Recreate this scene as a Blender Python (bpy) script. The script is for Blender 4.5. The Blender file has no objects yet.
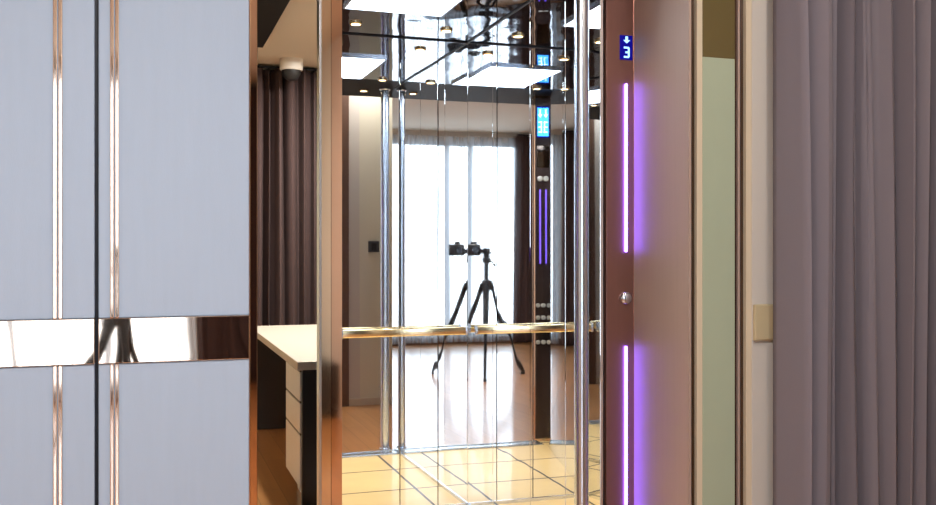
import bpy, bmesh, math, random
from mathutils import Vector, Matrix
random.seed(7)
PI = math.pi
sc = bpy.context.scene
col = sc.collection

# ---------------------------------------------------------------- camera geometry
EYE = 1.216
F = 955.0
TH = math.atan(322 / 955)
FW = Vector((math.sin(TH), math.cos(TH), 0))
RT = Vector((math.cos(TH), -math.sin(TH), 0))
def slope(px): return math.tan(TH + math.atan((px - 468) / F))
def X(px, Y): return Y * slope(px)

# ---------------------------------------------------------------- materials
def new_mat(name):
    m = bpy.data.materials.new(name); m.use_nodes = True
    nt = m.node_tree
    return m, nt, nt.nodes, nt.links, nt.nodes['Principled BSDF']

def mat(name, base, rough=.5, metal=0., coat=0., spec=.5, bump=None, mottle=None, aniso=None):
    """bump = (scale xyz, distance, detail); mottle = (scale xyz, amount)"""
    m, nt, N, L, b = new_mat(name)
    b.inputs['Base Color'].default_value = (*base, 1)
    b.inputs['Roughness'].default_value = rough
    b.inputs['Metallic'].default_value = metal
    b.inputs['Coat Weight'].default_value = coat
    b.inputs['Coat Roughness'].default_value = .06
    b.inputs['Specular IOR Level'].default_value = spec
    if bump or mottle:
        tc = N.new('ShaderNodeNewGeometry')
    if bump:
        mp = N.new('ShaderNodeMapping'); mp.inputs['Scale'].default_value = bump[0]
        L.new(tc.outputs['Position'], mp.inputs['Vector'])
        nz = N.new('ShaderNodeTexNoise'); nz.inputs['Scale'].default_value = 1
        nz.inputs['Detail'].default_value = bump[2] if len(bump) > 2 else 0
        L.new(mp.outputs[0], nz.inputs['Vector'])
        bp = N.new('ShaderNodeBump'); bp.inputs['Strength'].default_value = 1
        bp.inputs['Distance'].default_value = bump[1]
        L.new(nz.outputs['Fac'], bp.inputs['Height']); L.new(bp.outputs[0], b.inputs['Normal'])
    if mottle:
        mp2 = N.new('ShaderNodeMapping'); mp2.inputs['Scale'].default_value = mottle[0]
        L.new(tc.outputs['Position'], mp2.inputs['Vector'])
        n2 = N.new('ShaderNodeTexNoise'); n2.inputs['Scale'].default_value = 1; n2.inputs['Detail'].default_value = 4
        L.new(mp2.outputs[0], n2.inputs['Vector'])
        r = N.new('ShaderNodeMapRange'); r.inputs['To Min'].default_value = 1 - mottle[1]; r.inputs['To Max'].default_value = 1 + mottle[1]
        L.new(n2.outputs['Fac'], r.inputs['Value'])
        mx = N.new('ShaderNodeMix'); mx.data_type = 'RGBA'; mx.blend_type = 'MULTIPLY'; mx.inputs[0].default_value = 1
        mx.inputs[6].default_value = (*base, 1)
        L.new(r.outputs[0], mx.inputs[7]); L.new(mx.outputs[2], b.inputs['Base Color'])
    return m

def emit(name, colr, strength):
    m, nt, N, L, b = new_mat(name)
    b.inputs['Base Color'].default_value = (*[min(1, c) for c in colr], 1)
    b.inputs['Emission Color'].default_value = (*colr, 1)
    b.inputs['Emission Strength'].default_value = strength
    b.inputs['Roughness'].default_value = .4; b.inputs['Specular IOR Level'].default_value = .15
    return m

def wood_mat(name):
    m, nt, N, L, b = new_mat(name)
    g = N.new('ShaderNodeNewGeometry')
    mp = N.new('ShaderNodeMapping'); mp.inputs['Rotation'].default_value = (0, 0, PI / 2)
    L.new(g.outputs['Position'], mp.inputs['Vector'])
    br = N.new('ShaderNodeTexBrick')
    br.inputs['Scale'].default_value = 1
    br.inputs['Brick Width'].default_value = 1.4; br.inputs['Row Height'].default_value = .13
    br.inputs['Mortar Size'].default_value = .0015; br.inputs['Bias'].default_value = 0
    br.inputs['Color1'].default_value = (.50, .235, .085, 1); br.inputs['Color2'].default_value = (.40, .175, .06, 1)
    br.inputs['Mortar'].default_value = (.16, .07, .03, 1)
    L.new(mp.outputs[0], br.inputs['Vector'])
    m2 = N.new('ShaderNodeMapping'); m2.inputs['Scale'].default_value = (30, 1.5, 30)
    L.new(g.outputs['Position'], m2.inputs['Vector'])
    nz = N.new('ShaderNodeTexNoise'); nz.inputs['Scale'].default_value = 1; nz.inputs['Detail'].default_value = 6
    L.new(m2.outputs[0], nz.inputs['Vector'])
    r = N.new('ShaderNodeMapRange'); r.inputs['To Min'].default_value = .75; r.inputs['To Max'].default_value = 1.25
    L.new(nz.outputs['Fac'], r.inputs['Value'])
    mx = N.new('ShaderNodeMix'); mx.data_type = 'RGBA'; mx.blend_type = 'MULTIPLY'; mx.inputs[0].default_value = 1
    L.new(br.outputs['Color'], mx.inputs[6]); L.new(r.outputs[0], mx.inputs[7]); L.new(mx.outputs[2], b.inputs['Base Color'])
    b.inputs['Roughness'].default_value = .3
    b.inputs['Coat Weight'].default_value = .45; b.inputs['Coat Roughness'].default_value = .12
    return m

def tile_mat(name):
    m, nt, N, L, b = new_mat(name)
    g = N.new('ShaderNodeNewGeometry')
    mp = N.new('ShaderNodeMapping'); mp.inputs['Location'].default_value = (.02, .09, 0)
    L.new(g.outputs['Position'], mp.inputs['Vector'])
    br = N.new('ShaderNodeTexBrick'); br.offset = 0
    br.inputs['Scale'].default_value = 1; br.inputs['Brick Width'].default_value = .44; br.inputs['Row Height'].default_value = .44
    br.inputs['Mortar Size'].default_value = .007; br.inputs['Mortar Smooth'].default_value = .1
    br.inputs['Color1'].default_value = (.88, .66, .33, 1); br.inputs['Color2'].default_value = (.85, .62, .30, 1)
    br.inputs['Mortar'].default_value = (.03, .02, .015, 1)
    L.new(mp.outputs[0], br.inputs['Vector'])
    nz = N.new('ShaderNodeTexNoise'); nz.inputs['Scale'].default_value = 5; nz.inputs['Detail'].default_value = 5
    L.new(g.outputs['Position'], nz.inputs['Vector'])
    r = N.new('ShaderNodeMapRange'); r.inputs['To Min'].default_value = .86; r.inputs['To Max'].default_value = 1.1
    L.new(nz.outputs['Fac'], r.inputs['Value'])
    mx = N.new('ShaderNodeMix'); mx.data_type = 'RGBA'; mx.blend_type = 'MULTIPLY'; mx.inputs[0].default_value = 1
    L.new(br.outputs['Color'], mx.inputs[6]); L.new(r.outputs[0], mx.inputs[7]); L.new(mx.outputs[2], b.inputs['Base Color'])
    b.inputs['Roughness'].default_value = .4; b.inputs['Coat Weight'].default_value = .15
    return m

def glass_mat(name, tint, refl=.06):
    m, nt, N, L, b = new_mat(name)
    N.remove(b)
    out = N['Material Output']
    tr = N.new('ShaderNodeBsdfTransparent'); tr.inputs[0].default_value = (*tint, 1)
    gl = N.new('ShaderNodeBsdfGlossy'); gl.inputs['Roughness'].default_value = .01
    lw = N.new('ShaderNodeLayerWeight'); lw.inputs['Blend'].default_value = refl * 2
    mx = N.new('ShaderNodeMixShader')
    L.new(lw.outputs['Fresnel'], mx.inputs[0]); L.new(tr.outputs[0], mx.inputs[1]); L.new(gl.outputs[0], mx.inputs[2])
    L.new(mx.outputs[0], out.inputs['Surface'])
    return m

def sheer_mat(name):
    m, nt, N, L, b = new_mat(name)
    N.remove(b)
    out = N['Material Output']
    tr = N.new('ShaderNodeBsdfTransparent'); tr.inputs[0].default_value = (.97, .98, 1, 1)
    tl = N.new('ShaderNodeBsdfTranslucent'); tl.inputs[0].default_value = (.50, .54, .60, 1)
    df = N.new('ShaderNodeBsdfDiffuse'); df.inputs[0].default_value = (.85, .86, .88, 1)
    a = N.new('ShaderNodeMixShader'); a.inputs[0].default_value = .35
    L.new(tl.outputs[0], a.inputs[1]); L.new(df.outputs[0], a.inputs[2])
    lw = N.new('ShaderNodeLayerWeight'); lw.inputs['Blend'].default_value = .5
    r = N.new('ShaderNodeMapRange'); r.inputs['To Min'].default_value = .3; r.inputs['To Max'].default_value = 1.0
    L.new(lw.outputs['Facing'], r.inputs['Value'])
    mx = N.new('ShaderNodeMixShader'); L.new(r.outputs[0], mx.inputs[0])
    L.new(tr.outputs[0], mx.inputs[1]); L.new(a.outputs[0], mx.inputs[2])
    L.new(mx.outputs[0], out.inputs['Surface'])
    return m

M = {}
M['mirror'] = mat('mirror_polished_steel', (.86, .88, .90), .015, 1, bump=((5, 5, .5), .00042, 0))
M['mirror_wavy'] = mat('mirror_wavy_steel', (.86, .88, .90), .015, 1, bump=((5.5, 5.5, .4), .0008, 0))
M['cop'] = mat('dark_bronze_plate', (.05, .03, .03), .3, .4)
M['strip_dim'] = emit('violet_led_dim', (.22, .12, 1.0), 1.1)
M['mirror_ceiling'] = mat('dark_mirror_ceiling', (.30, .32, .36), .02, 1, bump=((6, 6, 6), .0015, 1))
M['steel'] = mat('brushed_steel', (.62, .63, .65), .25, 1)
M['chrome'] = mat('chrome', (.66, .71, .82), .2, 1)
M['brass'] = mat('pale_brass', (.90, .74, .46), .14, 1)
M['rose'] = mat('rose_gold', (.92, .70, .58), .06, 1, bump=((6, 6, 3), .0004, 1))
M['rose_band'] = mat('rose_gold_band', (.90, .72, .60), .03, 1, bump=((7, 7, 4), .0012, 1))
M['copper'] = mat('copper_mirror', (.80, .53, .39), .05, 1, bump=((6, 6, 2), .0008, 1))
M['dark_gap'] = mat('dark_gap', (.012, .012, .02), .5)
M['dark_mirror'] = mat('bronze_mirror', (.17, .12, .095), .04, 1, bump=((8, 8, 2), .0006, 1))
M['panel'] = mat('blue_grey_fabric_panel', (.385, .485, .64), .62, bump=((900, 900, 60), .0003, 2), mottle=((60, 60, 5), .035))
M['bronze'] = mat('bronze_satin', (.235, .115, .095), .32, .55, mottle=((80, 80, 2), .05))
M['bronze_light'] = mat('bronze_satin_light', (.45, .33, .285), .50, .3, mottle=((80, 80, 2), .04))
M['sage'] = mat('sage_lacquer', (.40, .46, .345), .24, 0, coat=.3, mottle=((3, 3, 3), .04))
M['sage_reflection'] = mat('painted_dark_reflection', (.13, .095, .035), .3, 0, coat=.2)  # flat olive tone that paints the dark reflection on the sage panel
M['cream_edge'] = mat('cream_lacquer', (.66, .56, .42), .35)
M['cream'] = mat('cream_paint', (.58, .54, .50), .6, bump=((120, 120, 120), .0003, 2))
M['beige'] = mat('beige_paint', (.70, .66, .52), .7, bump=((150, 150, 150), .0003, 2))
M['ceil'] = mat('ceiling_paint', (.66, .59, .49), .8)
M['wall'] = mat('wall_paint', (.62, .57, .50), .7)
M['switch_box'] = mat('beige_plastic', (.52, .43, .27), .45)
M['switch'] = mat('grey_plastic', (.06, .06, .07), .4)
M['wood'] = wood_mat('oak_floor')
M['tile'] = tile_mat('cream_tile')
M['curtain'] = mat('taupe_curtain', (.215, .188, .222), .85, bump=((500, 500, 500), .0004, 2))
M['curtain_dark'] = mat('brown_curtain', (.060, .033, .032), .85, bump=((500, 500, 500), .0004, 2))
M['sheer'] = sheer_mat('sheer_fabric')
M['glass'] = glass_mat('clear_glass', (.97, .98, .97))
M['glass_tint'] = glass_mat('bronze_tinted_glass', (.90, .84, .78), .08)
M['desk_top'] = mat('desk_laminate', (.60, .52, .44), .35, mottle=((8, 8, 8), .05))
M['desk_dark'] = mat('desk_dark_veneer', (.018, .013, .012), .35)
M['desk_light'] = mat('desk_drawer_front', (.78, .77, .77), .3)
M['brown_wood'] = mat('brown_frame_wood', (.13, .07, .045), .4)
M['black'] = mat('black_plastic', (.014, .014, .016), .4)
M['black_metal'] = mat('black_anodised', (.02, .02, .023), .35, .6)
M['lens'] = mat('lens_glass', (.01, .01, .02), .05, coat=1)
M['white_plastic'] = mat('white_plastic', (.75, .70, .64), .4)
M['soffit'] = mat('dark_soffit', (.010, .009, .009), .6, spec=.2)
M['frame_metal'] = mat('window_frame_metal', (.45, .46, .48), .4, .5)
M['light_white'] = emit('light_panel', (.86, .95, 1.0), 7.0)
M['lamp_warm'] = emit('warm_lamp', (1.0, .72, .40), 9.0)
M['strip'] = emit('violet_led', (.20, .10, 1.0), 13.0)
M['disp_bg'] = emit('display_blue', (.001, .001, .13), 1.0)
M['disp_fg'] = emit('display_glyph', (.30, .58, 1.0), 1.25)
M['disp_cyan'] = emit('display_cyan', (.06, .38, 1.0), 2.2)
M['white_glyph'] = emit('white_glyph', (.75, .92, 1.0), 1.6)
M['steel_button'] = mat('steel_button', (.80, .79, .78), .3, .5)

# ---------------------------------------------------------------- mesh helpers
class MB:
    def __init__(s): s.bm = bmesh.new()
    def box(s, x0, x1, y0, y1, z0, z1, bev=0, seg=2):
        t = bmesh.new()
        bmesh.ops.create_cube(t, size=1)
        for v in t.verts:
            v.co = Vector(((x0 + x1) / 2 + v.co.x * (x1 - x0), (y0 + y1) / 2 + v.co.y * (y1 - y0), (z0 + z1) / 2 + v.co.z * (z1 - z0)))
        if bev: bmesh.ops.bevel(t, geom=t.edges[:], offset=bev, segments=seg, affect='EDGES', profile=.5)
        return s.add(t)
    def add(s, t):
        me = bpy.data.meshes.new('tmp'); t.to_mesh(me); t.free()
        s.bm.from_mesh(me); bpy.data.meshes.remove(me)
        return s
    def prism(s, pts, z0, z1, bev=0):
        t = bmesh.new()
        lo = [t.verts.new((p[0], p[1], z0)) for p in pts]
        hi = [t.verts.new((p[0], p[1], z1)) for p in pts]
        n = len(pts)
        t.faces.new(lo[::-1]); t.faces.new(hi)
        for i in range(n): t.faces.new((lo[i], lo[(i + 1) % n], hi[(i + 1) % n], hi[i]))
        bmesh.ops.recalc_face_normals(t, faces=t.faces[:])
        if bev: bmesh.ops.bevel(t, geom=t.edges[:], offset=bev, segments=2, affect='EDGES', profile=.5)
        return s.add(t)
    def cyl(s, p, q, r, r2=None, n=24, bev=0):
        p, q = Vector(p), Vector(q); d = q - p
        t = bmesh.new()
        bmesh.ops.create_cone(t, cap_ends=True, segments=n, radius1=r, radius2=r if r2 is None else r2, depth=d.length)
        if bev:
            ed = [e for e in t.edges if abs(abs(e.verts[0].co.z) - d.length / 2) < 1e-6 and abs(e.verts[0].co.z - e.verts[1].co.z) < 1e-6]
            bmesh.ops.bevel(t, geom=ed, offset=bev, segments=3, affect='EDGES', profile=.5)
        rot = d.to_track_quat('Z', 'Y').to_matrix().to_4x4()
        bmesh.ops.transform(t, matrix=Matrix.Translation((p + q) / 2) @ rot, verts=t.verts[:])
        return s.add(t)
    def lathe(s, prof, c=(0, 0, 0), n=28, axis='Z'):
        t = bmesh.new(); rings = []
        for r, z in prof:
            ring = []
            for i in range(n):
                a = 2 * PI * i / n
                v = Vector((r * math.cos(a), r * math.sin(a), z))
                if axis == 'Y': v = Vector((v.x, v.z, -v.y))
                ring.append(t.verts.new(v + Vector(c)))
            rings.append(ring)
        for a, b in zip(rings, rings[1:]):
            for i in range(n): t.faces.new((a[i], a[(i + 1) % n], b[(i + 1) % n], b[i]))
        t.faces.new(rings[0][::-1]); t.faces.new(rings[-1])
        bmesh.ops.recalc_face_normals(t, faces=t.faces[:])
        return s.add(t)
    def obj(s, name, m, parent=None, smooth=False):
        me = bpy.data.meshes.new(name); 
        if parent is not None and parent.type == 'EMPTY' or parent is not None:
            pass
        s.bm.to_mesh(me); s.bm.free()
        if smooth:
            for p in me.polygons: p.use_smooth = True
            try: me.set_sharp_from_angle(angle=math.radians(35))
            except Exception: pass
        me.materials.append(m)
        o = bpy.data.objects.new(name, me); col.objects.link(o)
        if parent is not None:
            o.parent = parent
            # geometry is written in world space: undo the parents' transforms
            mw = world_of(parent)
            o.matrix_parent_inverse = mw.inverted()
        return o

def world_of(o):
    m = Matrix.LocRotScale(o.location, o.rotation_euler, o.scale)
    if o.parent: m = world_of(o.parent) @ o.matrix_parent_inverse @ m
    return m

def tag(o, label=None, cat=None, group=None, kind=None):
    if label: o['label'] = label
    if cat: o['category'] = cat
    if group: o['group'] = group
    if kind: o['kind'] = kind
    return o
def thing(name, label, cat, loc=(0, 0, 0), group=None, rz=0):
    o = bpy.data.objects.new(name, None); col.objects.link(o)
    o.empty_display_size = .1
    o.location = loc; o.rotation_euler = (0, 0, rz)
    return tag(o, label, cat, group)
def copy_tree(o, parent=None):
    c = o.copy(); col.objects.link(c)
    if parent is not None: c.parent = parent; c.matrix_parent_inverse = o.matrix_parent_inverse.copy()
    for ch in list(o.children): copy_tree(ch, c)
    return c
def struct(o, label=None): 
    o['kind'] = 'structure'
    if label: o['label'] = label
    return o
def B(x0, x1, y0, y1, z0, z1, bev=0): return MB().box(x0, x1, y0, y1, z0, z1, bev)

# ---------------------------------------------------------------- key planes
YP = 2.52           # front face of the wall panels and trims
YF = 2.86           # front of the lift frame
YB = 4.283          # mirrored back wall of the lift
XR = 1.443          # mirrored right wall of the lift
HL = 2.20           # lift ceiling
HC = 2.75           # room ceiling
YW = -3.2           # window wall behind the camera
XL = -2.5           # room's left wall
XK = 1.44           # right wall beside the window
YK = 1.21           # beige wall facing the lift
XA = 2.62           # alcove / study right wall
YS = 7.45           # study's far wall

# ---------------------------------------------------------------- setting
fl = MB()
fl.box(XL - .1, XA + .1, YW - .1, 2.93, -.08, 0)
fl.box(-1.2, XA + .1, 4.36, YS + .1, -.08, 0)
fl.box(-1.2, .50, 2.93, 4.36, -.08, 0)
fl.box(1.60, XA + .1, 2.93, 4.36, -.08, 0)
fl.prism([(.50, 2.93), (.79, 4.36), (.50, 4.36)], -.08, 0)
struct(fl.obj('floor', M['wood']))
c = MB()
c.box(XL - .1, XA + .1, YW - .1, 2.52, HC, HC + .08)
struct(c.obj('ceiling', M['ceil']))
c = MB(); c.box(-1.2, XA + .1, 2.96, YS + .1, 2.62, 2.70)
struct(c.obj('ceiling_study', M['ceil']))
struct(B(XL - .1, XL, YW, 2.6, 0, HC).obj('wall_left', M['wall']))
# window wall with its opening
W0, W1, WZ0, WZ1 = -1.62, .30, .10, 2.62
w = MB()
w.box(XL, W0, YW - .16, YW, 0, HC); w.box(W1, XK + .15, YW - .16, YW, 0, HC)
w.box(W0, W1, YW - .16, YW, 0, WZ0); w.box(W0, W1, YW - .16, YW, WZ1, HC)
struct(w.obj('wall_window', M['wall']))
# right block: wall beside the window and the beige wall that faces the lift
struct(B(XK, XK + .15, YW, YK, 0, HC).obj('wall_right', M['wall']))
struct(B(XK + .15, XA + .1, YK - .15, YK, 0, HC).obj('wall_beige', M['beige']))
t = MB(); t.box(XK - .012, XK + .06, YK - .02, YK + .018, 0, HC)
struct(t.obj('trim_1', M['brown_wood']))
struct(B(XA, XA + .1, YK, YS, 0, HC).obj('wall_alcove', M['wall']))
struct(B(-1.2, XA, YS, YS + .1, 0, 2.62).obj('wall_study', M['beige']))
struct(B(-1.3, -1.2, 2.62, YS, 0, 2.62).obj('wall_study_left', M['beige']))
# wall that carries the panels, header over the lift, wall right of the lift
struct(B(XL, .2475, YP + .03, YP + .40, 0, HC).obj('wall_front', M['dark_gap']))
struct(B(.2475, 1.60, YP + .03, 2.96, 2.235, HC).obj('header', M['bronze']))
struct(B(1.60, 1.845, YP + .03, 2.96, 0, HC).obj('wall_front_right', M['dark_mirror']))
struct(B(1.845, X(915, YP), YP + .01, 2.96, 0, HC).obj('wall_curtain', M['cream']))
struct(B(X(915, YP), XA, YP + .01, 2.96, 0, HC).obj('wall_corner', mat('slate_paint', (.055, .055, .07), .6)))
struct(B(XL, W0 - 0, YW, YW + .015, 0, .09).obj('baseboard_window_left', M['brown_wood']))
struct(B(W0, XK, YW, YW + .018, 0, .09).obj('baseboard_window', M['brown_wood']))
struct(B(XK + .06, XA, YK, YK + .012, 0, .055).obj('baseboard_beige', M['cream_edge']))
# window
wf = MB()
for x in (W0, (W0 * 2 + W1) / 3, (W0 + W1 * 2) / 3, W1):
    xx = min(max(x, W0 + .025), W1 - .025)
    wf.box(xx - .025, xx + .025, YW - .11, YW - .05, WZ0, WZ1)
wf.box(W0, W1, YW - .11, YW - .05, WZ0, WZ0 + .05); wf.box(W0, W1, YW - .11, YW - .05, WZ1 - .05, WZ1)
wo = wf.obj('window_1', M['frame_metal']); struct(wo)
B(W0 + .05, W1 - .05, YW - .085, YW - .08, WZ0 + .05, WZ1 - .05).obj('pane', M['glass'], wo)

# ---------------------------------------------------------------- curtains
def curtain(name, m, p0, p1, z0, z1, nf, amp, seed, label, cat, group=None, flare=.25, thick=.004, rail=True):
    """pleated cloth between two plan points, with uneven folds that loosen downwards"""
    rnd = random.Random(seed)
    p0, p1 = Vector((*p0, 0)), Vector((*p1, 0)); d = p1 - p0; Ln = d.length; d.normalize()
    nrm = Vector((d.y, -d.x, 0))
    wd = [rnd.uniform(.5, 1.5) for _ in range(nf)]; tot = sum(wd)
    am = [rnd.uniform(.55, 1.25) for _ in range(nf)]; sk = [rnd.uniform(-.35, .35) for _ in range(nf)]
    dr = [rnd.uniform(-.3, .3) for _ in range(nf + 1)]; dr[0] = dr[-1] = 0
    per = 14; nz = 26
    bm = bmesh.new(); grid = []
    for k in range(nz + 1):
        f = k / nz; z = z1 + (z0 - z1) * f
        cuts = [0]
        for w_ in wd: cuts.append(cuts[-1] + w_ / tot * Ln)
        cuts = [c_ + dr[i] * (Ln / nf) * f ** 1.3 for i, c_ in enumerate(cuts)]
        row = []
        for i in range(nf):
            for j in range(per):
                u = j / per
                x = cuts[i] + (cuts[i + 1] - cuts[i]) * u
                a = amp * am[i] * (.75 + flare * f)
                ph = 2 * PI * u
                off = a * (.5 - .5 * math.cos(ph)) * (1 + .25 * math.sin(3 * f + i)) + .12 * amp * math.sin(2 * ph + i)
                x += sk[i] * (cuts[i + 1] - cuts[i]) * .6 * math.sin(ph) 
                row.append(bm.verts.new(p0 + d * x + nrm * off + Vector((0, 0, z))))
        row.append(bm.verts.new(p0 + d * cuts[-1] + Vector((0, 0, z))))
        grid.append(row)
    for a, b in zip(grid, grid[1:]):
        for i in range(len(a) - 1): bm.faces.new((a[i], a[i + 1], b[i + 1], b[i]))
    root = thing(name, label, cat, (p0.x, p0.y, z0), group)
    mb = MB(); mb.bm.free(); mb.bm = bm
    o = mb.obj('cloth', m, root, smooth=True)
    for p in o.data.polygons: p.use_smooth = True
    if thick:
        s = o.modifiers.new('thickness', 'SOLIDIFY'); s.thickness = thick
    if rail:
        r = MB()
        q0, q1 = p0 + nrm * amp * .4, p1 + nrm * amp * .4
        r.cyl((q0.x, q0.y, z1 + .012), (q1.x, q1.y, z1 + .012), .011)
        r.obj('curtain_rail', M['black_metal'], root, smooth=True)
    return root

curtain('curtain', M['curtain'], (X(774, 2.47), 2.47), (X(923, 2.47), 2.47), .015, 2.70, 10, .135, 8,
        'tall taupe grey pleated curtain hanging beside the cream wall right of the lift', 'curtain')
curtain('curtain', M['curtain_dark'], (.30, 7.36), (2.3, 7.36), .015, 2.585, 24, .10, 11,
        'dark brown curtain along the far wall behind the desk', 'curtain')
curtain('curtain', M['curtain_dark'], (1.42, YW + .08), (.36, YW + .08), .015, 2.70, 9, .09, 12,
        'brown curtain drawn back beside the bright window, seen in the mirror', 'curtain')
curtain('curtain', M['curtain_dark'], (-1.50, YW + .10), (-2.46, YW + .10), .015, 2.70, 8, .09, 21,
        'brown curtain drawn back at the dark side of the bright window, mirrored behind the tripod', 'curtain')
curtain('sheer_curtain', M['sheer'], (.34, YW + .04), (-1.66, YW + .04), .03, 2.68, 22, .05, 13,
        'white sheer curtain across the bright window, seen in the lift mirrors', 'curtain', thick=0, rail=False)

# ---------------------------------------------------------------- wall panels on the left
ZB0 = lambda px, y: EYE - (y - 250) * ( X(px, YP) * FW.x + YP * FW.y) / F
zb_top, zb_bot = ZB0(120, 318), ZB0(120, 363)
PH = 2.72
def wall_panel(label, x0, x1, strips, edge=None):
    root = thing('wall_panel', label, 'wall panel', ((x0 + x1) / 2, YP + .03, 0), 'upholstered wall panels')
    B(x0, x1, YP, YP + .03, zb_top, PH, .003).obj('upper_panel', M['panel'], root)
    B(x0, x1, YP, YP + .03, .02, zb_bot, .003).obj('lower_panel', M['panel'], root)
    MB().box(x0, x1, YP - .006, YP + .02, zb_bot, zb_top, .0015).obj('band', M['rose_band'], root)
    for a, b in strips:
        mid = (a + b) / 2; g = .0012
        for (p, q) in ((a, mid - g), (mid + g, b)):
            for z0, z1 in ((.02, zb_bot - .001), (zb_top + .001, PH)):
                MB().box(p, q, YP - .005, YP + .01, z0, z1, .002).obj('trim_strip', M['rose'], root)
    if edge:
        B(edge[0], edge[1], YP - .001, YP + .03, .02, PH, .001).obj('edge_strip', M['copper'], root)
    return root
wall_panel('blue grey panel at the far left with rose gold strips, left of black gap', X(-130, YP), X(94.5, YP), [(X(53, YP), X(62.5, YP))])
wall_panel('blue grey panel with rose gold band, between black gap and lift frame', X(98.5, YP), X(249.2, YP), [(X(110, YP), X(119, YP))],
           (X(249.2, YP), X(250.6, YP)))
struct(B(X(-130, YP), .2475, YP - .004, YP + .03, 0, .02).obj('baseboard_front', M['dark_gap']))

# ---------------------------------------------------------------- lift frame: glass sidelight, jamb
sl = thing('glass_sidelight', 'narrow clear glass sidelight with copper edges between wall panel and lift opening', 'glass panel', (X(290, YF), YF + .02, 0))
B(X(256.5, YF), X(320, YF), YF + .012, YF + .020, .02, HL - .002).obj('pane', M['glass'], sl)
B(.2475, X(257.5, YF), YF, YF + .04, 0, HL - .002, .002).obj('side_frame', M['copper'], sl)
B(X(319, YF), X(321.5, YF), YF - .004, YF + .04, 0, HL - .002, .001).obj('mullion', M['steel'], sl)
B(X(257.5, YF), X(319, YF), YF, YF + .04, 0, .03).obj('bottom_frame', M['black_metal'], sl)

jb = thing('lift_jamb', 'copper mirrored jamb at the left side of the lift opening', 'door jamb', (X(331, YF), YF + .04, 0))
xa, xb, xc = X(321.5, YF), X(331, YF), X(342, YF)
MB().prism([(xa, YF), (xb, YF + .0005), (xb, YF + .07), (xa, YF + .07)], 0, HL - .002).obj('copper_strip', mat('tan_copper', (.86, .68, .52), .06, 1, bump=((6, 6, 2), .0008, 1)), jb)
MB().prism([(xb + .001, YF - .001), (xc, YF - .0005), (xc, YF + .07), (xb + .001, YF + .07)], 0, HL - .002).obj('copper_strip', M['copper'], jb)

# ---------------------------------------------------------------- lift cabin
DELTA = -0.0094
cab = thing('lift_cabin', 'mirrored lift cabin with cream tiled floor and dark glossy ceiling', 'lift', ((.55 + XR) / 2, 3.6, 0))
def RW(Y, off=0):  # point on the right mirrored wall
    d = YB - Y
    return (XR + d * math.sin(DELTA) + off * math.cos(DELTA), YB - d * math.cos(DELTA) + off * math.sin(DELTA))
g = .0016
for a, b in ((.815, X(400, YB)), (X(400, YB), X(438, YB)), (X(438, YB), XR)):
    MB().box(a + g, b - (g if b < XR else 0), YB, YB + .012, 0.0, HL, .0012).obj('back_mirror_panel', M['mirror'] if b == XR or a < 1 else M['mirror_wavy'], cab)
ys = [YB + .01, 3.93, 3.49, 3.15, YF + .005]
for a, b in zip(ys, ys[1:]):
    MB().prism([RW(a - g), RW(b + g), RW(b + g, .012), RW(a - g, .012)], 0.0, HL, .0012).obj('side_mirror_panel', M['mirror_wavy'] if a == 3.93 else M['mirror'], cab)
L0, L1 = Vector((.516, 2.935)), Vector((.822, YB))
ld = (L1 - L0).normalized(); ln = Vector((-ld.y, ld.x))
for a, b in ((0, .5), (.5, 1)):
    p, q = L0.lerp(L1, a) + ld * g, L0.lerp(L1, b) - ld * g
    MB().prism([p, q, q + ln * .006, p + ln * .006], 0.0, HL, .001).obj('left_mirror_panel', M['mirror'], cab)
MB().prism([(.26, YP + .035), (1.55, YP + .035), (1.55, 3.169), (.26, 3.169)], HL, HL + .03).obj('soffit_panel', M['soffit'], cab)
sh = MB()
sh.prism([L0 + ln * .0065, L1 + ln * .0065, L1 + ln * .009, L0 + ln * .009], 0, HL + .03)
sh.box(.805, 1.60, YB + .014, YB + .03, 0, HL + .03)
sh.prism([RW(YB, .016), RW(YF + .02, .016), (1.60, YF + .02), (1.60, YB)], 0, HL + .03)
sh.obj('outer_shell', M['dark_gap'], cab)
foot = [(.508, 2.94), (L1.x, YB + .004), (XR + .004, YB + .004), RW(2.94, .004)]
MB().prism(foot, -.06, 0.002).obj('tiled_floor', M['tile'], cab)
MB().prism([(.50, 3.171), (L1.x - .06, YB + .02), (1.55, YB + .02), (1.55, 3.171)], HL, HL + .03).obj('ceiling_panel', M['mirror_ceiling'], cab)
s_ = MB()
s_.box(X(342, YF), 1.43, YF + .075, YF + .20, .002, .006); s_.box(X(342, YF), 1.43, YF + .085, YF + .095, .006, .010); s_.box(X(342, YF), 1.43, YF + .17, YF + .18, .006, .010)
s_.obj('door_sill', M['steel'], cab)
sk = MB()
sk.box(.83, XR, YB - .006, YB, .002, .018); sk.prism([RW(YB), RW(2.93), RW(2.93, -.006), RW(YB, -.006)], .002, .018)
sk.obj('skirting', M['steel'], cab)
tr = MB()
tr.box(.83, XR, YB - .004, YB, HL - .006, HL); tr.prism([RW(YB), RW(2.93), RW(2.93, -.004), RW(YB, -.004)], HL - .006, HL)
tr.obj('cornice', M['dark_gap'], cab)

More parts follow.
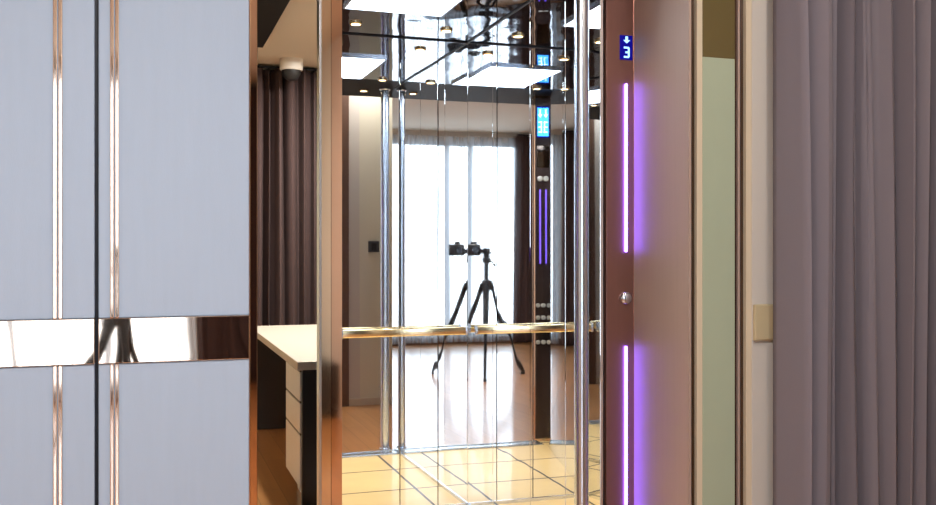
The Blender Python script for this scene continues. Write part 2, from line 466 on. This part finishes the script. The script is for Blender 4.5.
# handrail on the back mirror
hz = .84
hr = thing('handrail', 'pale brass handrail running along the mirrored back wall of the lift', 'handrail', (1.14, YB - .05, hz))
MB().box(.83, 1.418, YB - .062, YB - .046, hz - .019, hz + .019, .006, 3).obj('rail_bar', M['brass'], hr, True)
for x in (.83, 1.418):
    MB().box(x - .006, x + .006, YB - .065, YB - .043, hz - .022, hz + .022, .004, 2).obj('end_cap', M['chrome'], hr, True)
for x in (.97, 1.33):
    m_ = MB(); m_.cyl((x, YB - .046, hz), (x, YB - .004, hz), .008); m_.cyl((x, YB - .006, hz), (x, YB, hz), .019)
    m_.obj('bracket', M['steel'], hr, True)

# ceiling light panel and downlights of the lift
lp = thing('ceiling_light', 'large white rectangular light panel in the lift ceiling', 'light', (.955, 3.52, HL))
px0, px1, py0, py1 = .76, 1.16, 3.23, 3.80
MB().box(px0, px1, py0, py1, HL - .010, HL - .001, .003).obj('diffuser', M['light_white'], lp)
fr = MB()
for (a, b, c_, d_) in ((px0 - .008, px0, py0 - .008, py1 + .008), (px1, px1 + .008, py0 - .008, py1 + .008), (px0, px1, py0 - .008, py0), (px0, px1, py1, py1 + .008)):
    fr.box(a, b, c_, d_, HL - .012, HL)
fr.obj('frame', M['chrome'], lp)
def downlight(label, x, y, z, group, r=.028):
    d = thing('downlight', label, 'light', (0, 0, 0), group)
    MB().lathe([(r * .72, -.001), (r * .78, -.010), (r, -.006), (r, 0)], n=24).obj('trim_ring', M['brass'], d, True)
    MB().lathe([(.001, -.008), (r * .66, -.008), (r * .70, -.003), (.001, -.002)], n=20).obj('lamp_lens', M['lamp_warm'], d, True)
    d.location = (x, y, z)
    return d
def lamp(x, y, z, e, c=(1, .85, .62), size=.05):
    la = bpy.data.lights.new('lamp', 'AREA'); la.shape = 'DISK'; la.size = size; la.energy = e; la.spread = 1.5; la.color = c
    lo = bpy.data.objects.new('lamp', la); col.objects.link(lo); lo.location = (x, y, z)
dl = downlight('small warm downlight near the back right corner of the lift ceiling', 1.27, 4.07, HL, 'downlights in the lift ceiling')
for (lab, x, y) in (('small warm downlight near the back left corner of the lift ceiling', .86, 4.07),
                    ('small warm downlight right of the light panel in the lift ceiling', 1.29, 3.20),
                    ('small warm downlight left of the light panel in the lift ceiling', .66, 3.20),
                    ('small warm downlight at the front right of the lift ceiling', 1.27, 2.80)):
    k = copy_tree(dl); k.location = (x, y, HL); k['label'] = lab
for x, y in ((1.27, 4.07), (.86, 4.07), (1.29, 3.20), (.66, 3.20), (1.27, 2.80)): lamp(x, y, HL - .018, 2.9 if y > 3 else .6)

# control panel inside the lift, on the inner face of the jamb
YC = YF + .07
cp = thing('control_panel', 'dark lift control panel with blue display and steel buttons, reflected in the mirrors', 'control panel', (X(331, YF), YC, 0))
cx0, cx1 = X(321.5, YF) + .006, X(342, YF) + .004
cm = (cx0 + cx1) / 2
B(cx0, cx1, YC + .0005, YC + .010, .02, HL - .02, .002).obj('face_plate', M['cop'], cp)
dp = B(cx0 + .008, cx1 - .008, YC + .010, YC + .013, 1.93, 2.13).obj('display', M['disp_bg'], cp)
B(cx0 + .013, cx1 - .013, YC + .013, YC + .014, 1.94, 2.12).obj('screen', M['disp_cyan'], dp)
gy = YC + .014
g_ = MB(); g_.box(cm - .004, cm + .004, gy, gy + .001, 2.075, 2.11)
t_ = MB(); a_ = [(cm - .013, 2.078), (cm + .013, 2.078), (cm, 2.055)]
def bprism(mb, pts, y0, y1):
    t = bmesh.new()
    a = [t.verts.new((p[0], y0, p[1])) for p in pts]; b = [t.verts.new((p[0], y1, p[1])) for p in pts]
    n = len(pts); t.faces.new(a); t.faces.new(b[::-1])
    for i in range(n): t.faces.new((a[i], b[i], b[(i + 1) % n], a[(i + 1) % n]))
    bmesh.ops.recalc_face_normals(t, faces=t.faces[:]); mb.add(t)
bprism(g_, a_, gy, gy + .001); t_.bm.free()
g_.obj('arrow', M['white_glyph'], dp)
g_ = MB()
for z in (1.962, 1.993, 2.024): g_.box(cm - .011, cm + .011, gy, gy + .001, z, z + .008)
g_.box(cm - .011, cm - .005, gy, gy + .001, 1.962, 2.032)
g_.obj('digit', M['white_glyph'], dp)
B(cx0 + .010, cx1 - .010, YC + .010, YC + .012, 1.74, 1.88).obj('notice_plate', M['dark_mirror'], cp)
MB().lathe([(.017, 0), (.017, .005), (.012, .009), (.001, .009)], (cm, YC + .010, 1.67), axis='Y').obj('key_switch', M['steel_button'], cp, True)
B(cm - .004, cm + .004, YC + .010, YC + .014, 1.13, 1.60, .001).obj('light_strip', M['strip_dim'], cp)
for i in range(4):
    for sx in (-.016, .016):
        MB().lathe([(.0135, 0), (.0135, .006), (.011, .010), (.001, .010)], (cm + sx, YC + .010, .63 + .078 * i), axis='Y').obj('floor_button', M['steel_button'], cp, True)

# chrome post standing by the right mirror
cpx, cpy = X(581.5, 2.90), 2.90
po = thing('chrome_post', 'tall chrome post standing at the front edge of the right lift mirror', 'post', (cpx, cpy, 0))
MB().cyl((cpx, cpy, .006), (cpx, cpy, HL - .003), .0245, n=40).obj('tube', M['chrome'], po, True)
MB().lathe([(.034, .0062), (.034, .012), (.028, .016), (.001, .016)], (cpx, cpy, 0)).obj('foot_flange', M['chrome'], po, True)
MB().lathe([(.001, HL - .013), (.030, HL - .013), (.034, HL - .009), (.034, HL - .003)], (cpx, cpy, 0)).obj('top_flange', M['chrome'], po, True)

# ---------------------------------------------------------------- landing station and reveal
x0, x1 = X(606.5, YF), X(633.5, YF)
st = thing('landing_panel', 'bronze lift call panel with violet light strips and floor display', 'call panel', ((x0 + x1) / 2, YF, 0))
B(x0, x1, YF, YF + .02, 0, HL - .002, .001).obj('face_plate', M['bronze'], st)
def zy(px, y, Y=YF): return EYE - (y - 250) * (Y * slope(px) * FW.x + Y * FW.y) / F
e0, e1 = X(619.6, YF), X(632.2, YF)
zt, zb = zy(626, 35.5), zy(626, 60)
ds = B(e0, e1, YF - .003, YF + .002, zb, zt, .001).obj('display', M['disp_bg'], st)
ex = (e0 + e1) / 2 + .001; H = zt - zb; Wd = e1 - e0
# arrow pointing down
ar = MB()
def fprism(mb, pts):
    t = bmesh.new()
    a = [t.verts.new((p[0], YF - .003, p[1])) for p in pts]; b = [t.verts.new((p[0], YF - .0045, p[1])) for p in pts]
    n = len(pts); t.faces.new(a); t.faces.new(b[::-1])
    for i in range(n): t.faces.new((a[i], b[i], b[(i + 1) % n], a[(i + 1) % n]))
    bmesh.ops.recalc_face_normals(t, faces=t.faces[:]); mb.add(t)
ay = zt - H * .05
fprism(ar, [(ex - .0045, ay), (ex + .0045, ay), (ex + .0045, ay - H * .15), (ex + .0125, ay - H * .15), (ex, ay - H * .28), (ex - .0125, ay - H * .15), (ex - .0045, ay - H * .15)])
ar.obj('arrow', M['disp_fg'], ds)
dg = MB(); dy0, dy1 = zb + H * .08, zb + H * .53; dm = (dy0 + dy1) / 2; hw, tk = .0105, .0058
fprism(dg, [(ex - hw, dy1), (ex + hw - .003, dy1), (ex + hw, dy1 - .004), (ex + hw, dy0 + .004), (ex + hw - .003, dy0), (ex - hw, dy0), (ex - hw, dy0 + tk),
            (ex + hw - tk, dy0 + tk), (ex + hw - tk, dm - tk / 2), (ex - hw + .006, dm - tk / 2), (ex - hw + .006, dm + tk / 2), (ex + hw - tk, dm + tk / 2),
            (ex + hw - tk, dy1 - tk), (ex - hw, dy1 - tk)])
dg.obj('digit', M['disp_fg'], ds)
sx = X(625.3, YF)
for ya, yb in ((84, 252), (346, 560)):
    MB().box(sx - .0023, sx + .0023, YF - .012, YF + .002, zy(625, yb), zy(625, ya), .0018).obj('light_strip', M['strip'], st)
bt = MB().lathe([(.0225, 0), (.0225, -.005), (.0195, -.010), (.0145, -.014), (.008, -.0165), (.001, -.017)], (sx, YF, zy(625, 298)), axis='Y').obj('call_button', M['chrome'], st, True)
# reveal on the right side of the opening
rv = thing('lift_reveal', 'wide satin bronze reveal right of the call panel catching its violet glow', 'door reveal', (1.56, 2.69, 0))
xr = X(633.5, YF)
MB().prism([(xr, YF), (xr, YP - .005), (xr + .009, YP - .005), (xr + .009, YF)], 0, 2.195, .0008).obj('reveal_panel', M['bronze_light'], rv)
B(xr - .0008, xr + .001, YF - .004, YF - .0005, 0, HL - .002).obj('edge_bead', M['rose'], rv)
# trims right of the reveal
q = lambda px: X(px, YP)
XV = xr + .009
tp = thing('sage_panel', 'sage green lacquered panel with cream edges between two bronze mirror strips', 'wall panel', (q(716), YP, 0))
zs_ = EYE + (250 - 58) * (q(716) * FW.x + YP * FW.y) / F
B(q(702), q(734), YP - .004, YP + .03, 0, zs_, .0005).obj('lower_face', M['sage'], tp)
B(q(702), q(734), YP - .004, YP + .03, zs_, 2.74, .0005).obj('upper_face_reflection', M['sage_reflection'], tp)  # dark reflection at the top of the panel, put in as colour
B(q(696.5), q(702), YP - .003, YP + .03, 0, 2.74, .001).obj('edge_moulding', M['cream_edge'], tp)
ms = thing('mirror_strip', 'thin dark bronze mirror strip between the bronze reveal and sage panel', 'mirror strip', (XV, YP, 0), 'bronze mirror strips')
B(XV + .0005, q(696.5) - .0005, YP + .010, YP + .03, 0, 2.74, .001).obj('strip', M['dark_mirror'], ms)
ms = thing('mirror_strip', 'bronze mirror strip with copper bead between sage panel and cream pilaster', 'mirror strip', (q(738), YP, 0), 'bronze mirror strips')
B(q(734) + .0005, q(737.8) - .0005, YP + .006, YP + .03, 0, 2.74, .001).obj('strip', M['dark_mirror'], ms)
B(q(737.8), q(740), YP - .002, YP + .03, 0, 2.74, .002).obj('copper_bead', M['bronze_light'], ms)
B(q(740) + .0005, q(745) - .0005, YP + .008, YP + .03, 0, 2.74, .001).obj('strip', M['dark_mirror'], ms)
pl = thing('pilaster', 'cream painted pilaster between mirror strip and taupe curtain', 'pilaster', (q(759), YP, 0))
B(q(750.5), q(774), YP - .008, YP + .028, 0, 2.74, .001).obj('face', M['cream'], pl)
B(q(745), q(750.5), YP - .006, YP + .028, 0, 2.74, .001).obj('edge_moulding', M['cream_edge'], pl)
sb = thing('wall_box', 'small beige rectangular cover plate on the cream pilaster beside the curtain', 'switch plate', (q(762), YP - .008, EYE - .2))
z0, z1 = zy(762, 340, YP), zy(762, 304, YP)
B(q(751), q(773), YP - .020, YP - .0085, z0, z1, .003).obj('cover', M['switch_box'], sb)
B(q(751) + .004, q(773) - .004, YP - .0215, YP - .020, z0 + .004, z1 - .004, .001).obj('face', M['switch_box'], sb)

# ---------------------------------------------------------------- study behind the glass: desk, soffit, dome camera
struct(B(-.6, .735, 3.0, 6.45, 2.56, 2.619).obj('ceiling_soffit', M['soffit']))
Yn, Yf_, Hd = 4.44, 6.6, .70
xd = X(300, Yn)
dk = thing('desk', 'long desk with pale top, dark end panels and drawers behind the glass', 'desk', (xd + .28, (Yn + Yf_) / 2, 0))
xdr = xd + .58
MB().box(xd - .015, xdr, Yn - .015, Yf_ + .015, Hd - .040, Hd, .004).obj('desk_top', M['desk_top'], dk)
B(xd + .01, xdr - .01, Yn, Yn + .03, 0, Hd - .041, .002).obj('end_panel', M['desk_dark'], dk)
B(xd + .02, xdr - .01, Yf_ - .03, Yf_, 0, Hd - .041, .002).obj('end_panel', M['desk_dark'], dk)
cb = B(xd + .025, xd + .50, Yn + .032, Yn + .50, .10, Hd - .042).obj('drawer_cabinet', M['desk_dark'], dk)
B(xd + .06, xd + .46, Yn + .06, Yn + .47, 0, .10).obj('plinth', M['desk_light'], cb)
zs = [.105, .36, .51, .655]
for a, b in zip(zs, zs[1:]):
    dr_ = B(xd + .004, xd + .024, Yn + .034, Yn + .50, a, b - .012, .002).obj('drawer', M['desk_light'], dk)
    B(xd + .006, xd + .022, Yn + .034, Yn + .50, b - .011, b - .001).obj('drawer_handle', M['black_metal'], dr_)
xcm = X(291, 7.1)
dc = thing('dome_camera', 'small white dome camera on the study ceiling in front of brown curtain', 'security camera', (xcm, 7.08, 2.62))
MB().lathe([(.085, 0), (.085, -.075), (.078, -.084), (.001, -.084)], (xcm, 7.08, 2.62)).obj('housing', M['white_plastic'], dc, True)
MB().lathe([(.070, -.084), (.067, -.110), (.050, -.140), (.024, -.158), (.001, -.161)], (xcm, 7.08, 2.62)).obj('dome', M['black'], dc, True)

# switch on the beige wall (seen in the mirror)
xs_ = 1.70
sw = thing('light_switch', 'dark grey square light switch on the beige wall, seen in the mirror', 'switch', (xs_, YK, 1.24))
B(xs_ - .043, xs_ + .043, YK + .0005, YK + .010, 1.20, 1.286, .003).obj('plate', M['switch'], sw)
B(xs_ - .020, xs_ + .020, YK + .010, YK + .014, 1.215, 1.271, .002).obj('rocker', M['black'], sw)

cbn = thing('low_cabinet', 'low dark cabinet along the right wall, mirrored in the copper jamb', 'cabinet', (1.22, -1.9, 0))
B(1.03, XK - .002, -2.7, -1.1, .06, .40, .004).obj('body', M['desk_dark'], cbn)
B(1.06, XK - .03, -2.66, -1.14, 0, .06).obj('plinth', M['desk_dark'], cbn)
for k in range(3):
    d_ = B(1.012, 1.029, -2.695 + k * .532, -2.695 + k * .532 + .526, .065, .395, .003).obj('door', M['brown_wood'], cbn)
    B(1.004, 1.012, -2.45 + k * .532, -2.40 + k * .532, .35, .36).obj('handle', M['black_metal'], d_)

# ---------------------------------------------------------------- photographer's tripod and camera (seen in the mirrors)
def P(f, r, z): v = FW * f + RT * r; return (v.x, v.y, z)
tx = -.17
Q = lambda f, r, z: P(f, r - .095, z)
tp_ = thing('tripod', 'black photo tripod standing before the lift, seen in the mirrors', 'tripod', Q(tx, 0, 0))
MB().cyl(Q(tx, 0, .62), Q(tx, 0, 1.10), .017).obj('centre_column', M['black_metal'], tp_, True)
m_ = MB(); m_.lathe([(.020, .84), (.034, .85), (.038, .885), (.034, .92), (.018, .93)], Q(tx, 0, 0)); m_.obj('shoulder', M['black'], tp_, True)
m_ = MB(); m_.lathe([(.016, 1.09), (.026, 1.10), (.028, 1.13), (.020, 1.145), (.026, 1.15), (.026, 1.158)], Q(tx, 0, 0)); m_.obj('ball_head', M['black'], tp_, True)
m_ = MB(); m_.cyl(Q(tx, 0, 1.125), Q(tx - .05, -.08, 1.06), .007); m_.cyl(Q(tx - .035, -.08, 1.08), Q(tx - .05, -.08, 1.06), .012); m_.obj('pan_handle', M['black'], tp_, True)
for a in (math.radians(205), math.radians(335), math.radians(88)):
    # leg directions: behind-left, behind-right, forward
    f_, r_ = math.sin(a), math.cos(a)
    top = Q(tx + f_ * .03, r_ * .03, .89); mid = Q(tx + f_ * .20, r_ * .20, .47); end = Q(tx + f_ * .38, r_ * .38, .025)
    lg = MB(); lg.cyl(top, mid, .024); lg.cyl(mid, end, .014); lg.cyl(Vector(mid) + (Vector(top) - Vector(mid)).normalized() * .04, mid, .024)
    l_ = lg.obj('leg', M['black_metal'], tp_, True)
    MB().lathe([(.016, 0), (.018, .012), (.014, .035), (.010, .045)], (end[0], end[1], 0)).obj('rubber_foot', M['black'], l_, True)
m_ = MB(); m_.cyl(Q(tx, -.03, 1.19), Q(tx, .046, 1.19), .010); m_.cyl(Q(tx, 0, 1.15), Q(tx, 0, 1.235), .020, .024); m_.cyl(Q(tx, .0, 1.205), Q(tx, .044, 1.215), .013)
m_.obj('side_bracket', M['black'], tp_, True)
cmr = thing('photo_camera', 'black photo camera mounted on the tripod, seen in the mirrors', 'camera', P(tx, 0, 1.16))
t = bmesh.new(); bmesh.ops.create_cube(t, size=1)
def orient(mb_, f0, f1, r0, r1, z0, z1, bev):
    t = bmesh.new(); bmesh.ops.create_cube(t, size=1)
    for v in t.verts:
        f = (f0 + f1) / 2 + v.co.y * (f1 - f0); r = (r0 + r1) / 2 + v.co.x * (r1 - r0); z = (z0 + z1) / 2 + v.co.z * (z1 - z0)
        v.co = Vector(P(f, r, z))
    bmesh.ops.bevel(t, geom=t.edges[:], offset=bev, segments=3, affect='EDGES', profile=.5)
    mb_.add(t)
b_ = MB(); orient(b_, tx - .035, tx + .035, -.048, .095, 1.162, 1.272, .012); orient(b_, tx - .03, tx + .03, -.010, .055, 1.262, 1.298, .010); orient(b_, tx, tx + .055, -.052, -.020, 1.165, 1.262, .010)
b_.obj('body', M['black'], cmr, True)
b_ = MB(); b_.cyl(P(tx + .035, 0, EYE), P(-.045, 0, EYE), .038, .040, 32, .004); l_ = b_.obj('lens', M['black'], cmr, True)
b_ = MB(); b_.cyl(P(-.046, 0, EYE), P(-.043, 0, EYE), .034, n=32); b_.obj('front_glass', M['lens'], l_, True)

# ---------------------------------------------------------------- added fill lamps on the room ceilings, out of view
rd = None
def added_lamp(label, x, y, z, power, colr=(1, .96, .93), group='added fill lamps of the landing'):
    d = thing('fill_lamp', label, 'light', (0, 0, 0), group)
    MB().lathe([(.075, -.001), (.078, -.014), (.092, -.010), (.094, 0)], n=32).obj('trim_ring', M['white_plastic'], d, True)
    MB().lathe([(.001, -.010), (.070, -.010), (.074, -.003), (.001, -.002)], n=28).obj('diffuser', M['lamp_warm'], d, True)
    d.location = (x, y, z)
    la = bpy.data.lights.new('lamp', 'AREA'); la.shape = 'DISK'; la.size = .14; la.energy = power; la.color = colr
    lo = bpy.data.objects.new('lamp', la); col.objects.link(lo); lo.location = (x, y, z - .02)
    return d
added_lamp('added round fill lamp above the landing, left', -1.0, .2, HC, 24)
added_lamp('added round fill lamp above the landing, before the lift', .2, .35, HC, 40)
added_lamp('added round fill lamp above the passage by the taupe curtain', 1.64, 1.50, HC, 6)
added_lamp('added round fill lamp above the desk in the study', .95, 4.9, 2.62, 42, (1, .95, .88), 'added fill lamps of the study')
added_lamp('added round fill lamp near the far curtain of the study', 1.3, 6.3, 2.62, 48, (1, .95, .88), 'added fill lamps of the study')

# ---------------------------------------------------------------- daylight
wd = bpy.data.worlds.new('sky'); sc.world = wd; wd.use_nodes = True
nt = wd.node_tree; bg = nt.nodes['Background']
tcw = nt.nodes.new('ShaderNodeTexCoord'); sep = nt.nodes.new('ShaderNodeSeparateXYZ'); rmp = nt.nodes.new('ShaderNodeValToRGB')
nt.links.new(tcw.outputs['Generated'], sep.inputs[0]); nt.links.new(sep.outputs['Z'], rmp.inputs[0])
rmp.color_ramp.elements[0].position = 0; rmp.color_ramp.elements[0].color = (.62, .66, .70, 1)
rmp.color_ramp.elements[1].position = .25; rmp.color_ramp.elements[1].color = (.74, .88, 1, 1)
nt.links.new(rmp.outputs[0], bg.inputs[0]); bg.inputs[1].default_value = 5.8
po_ = bpy.data.lights.new('window_portal', 'AREA'); po_.shape = 'RECTANGLE'; po_.size = W1 - W0; po_.size_y = WZ1 - WZ0
po_.cycles.is_portal = True
pob = bpy.data.objects.new('window_portal', po_); col.objects.link(pob)
pob.location = ((W0 + W1) / 2, YW - .14, (WZ0 + WZ1) / 2); pob.rotation_euler = (PI / 2, 0, 0)

# ---------------------------------------------------------------- camera and view
cd = bpy.data.cameras.new('camera'); cam = bpy.data.objects.new('camera', cd); col.objects.link(cam)
cam.location = (0, 0, EYE); cam.rotation_euler = (PI / 2, 0, -TH)
cd.sensor_width = 36; cd.lens = F / 936 * 36; cd.shift_y = -2.5 / 936
cd.clip_start = .02
sc.camera = cam
sc.view_settings.view_transform = 'Standard'; sc.view_settings.look = 'None'
sc.view_settings.gamma = 1; sc.view_settings.use_curve_mapping = False
sc.view_settings.exposure = 0.62
cy = sc.cycles
cy.max_bounces = 20; cy.glossy_bounces = 16; cy.diffuse_bounces = 5; cy.transparent_max_bounces = 16; cy.transmission_bounces = 8
cy.caustics_reflective = False; cy.caustics_refractive = False
cy.use_denoising = True
cy.sample_clamp_indirect = 6
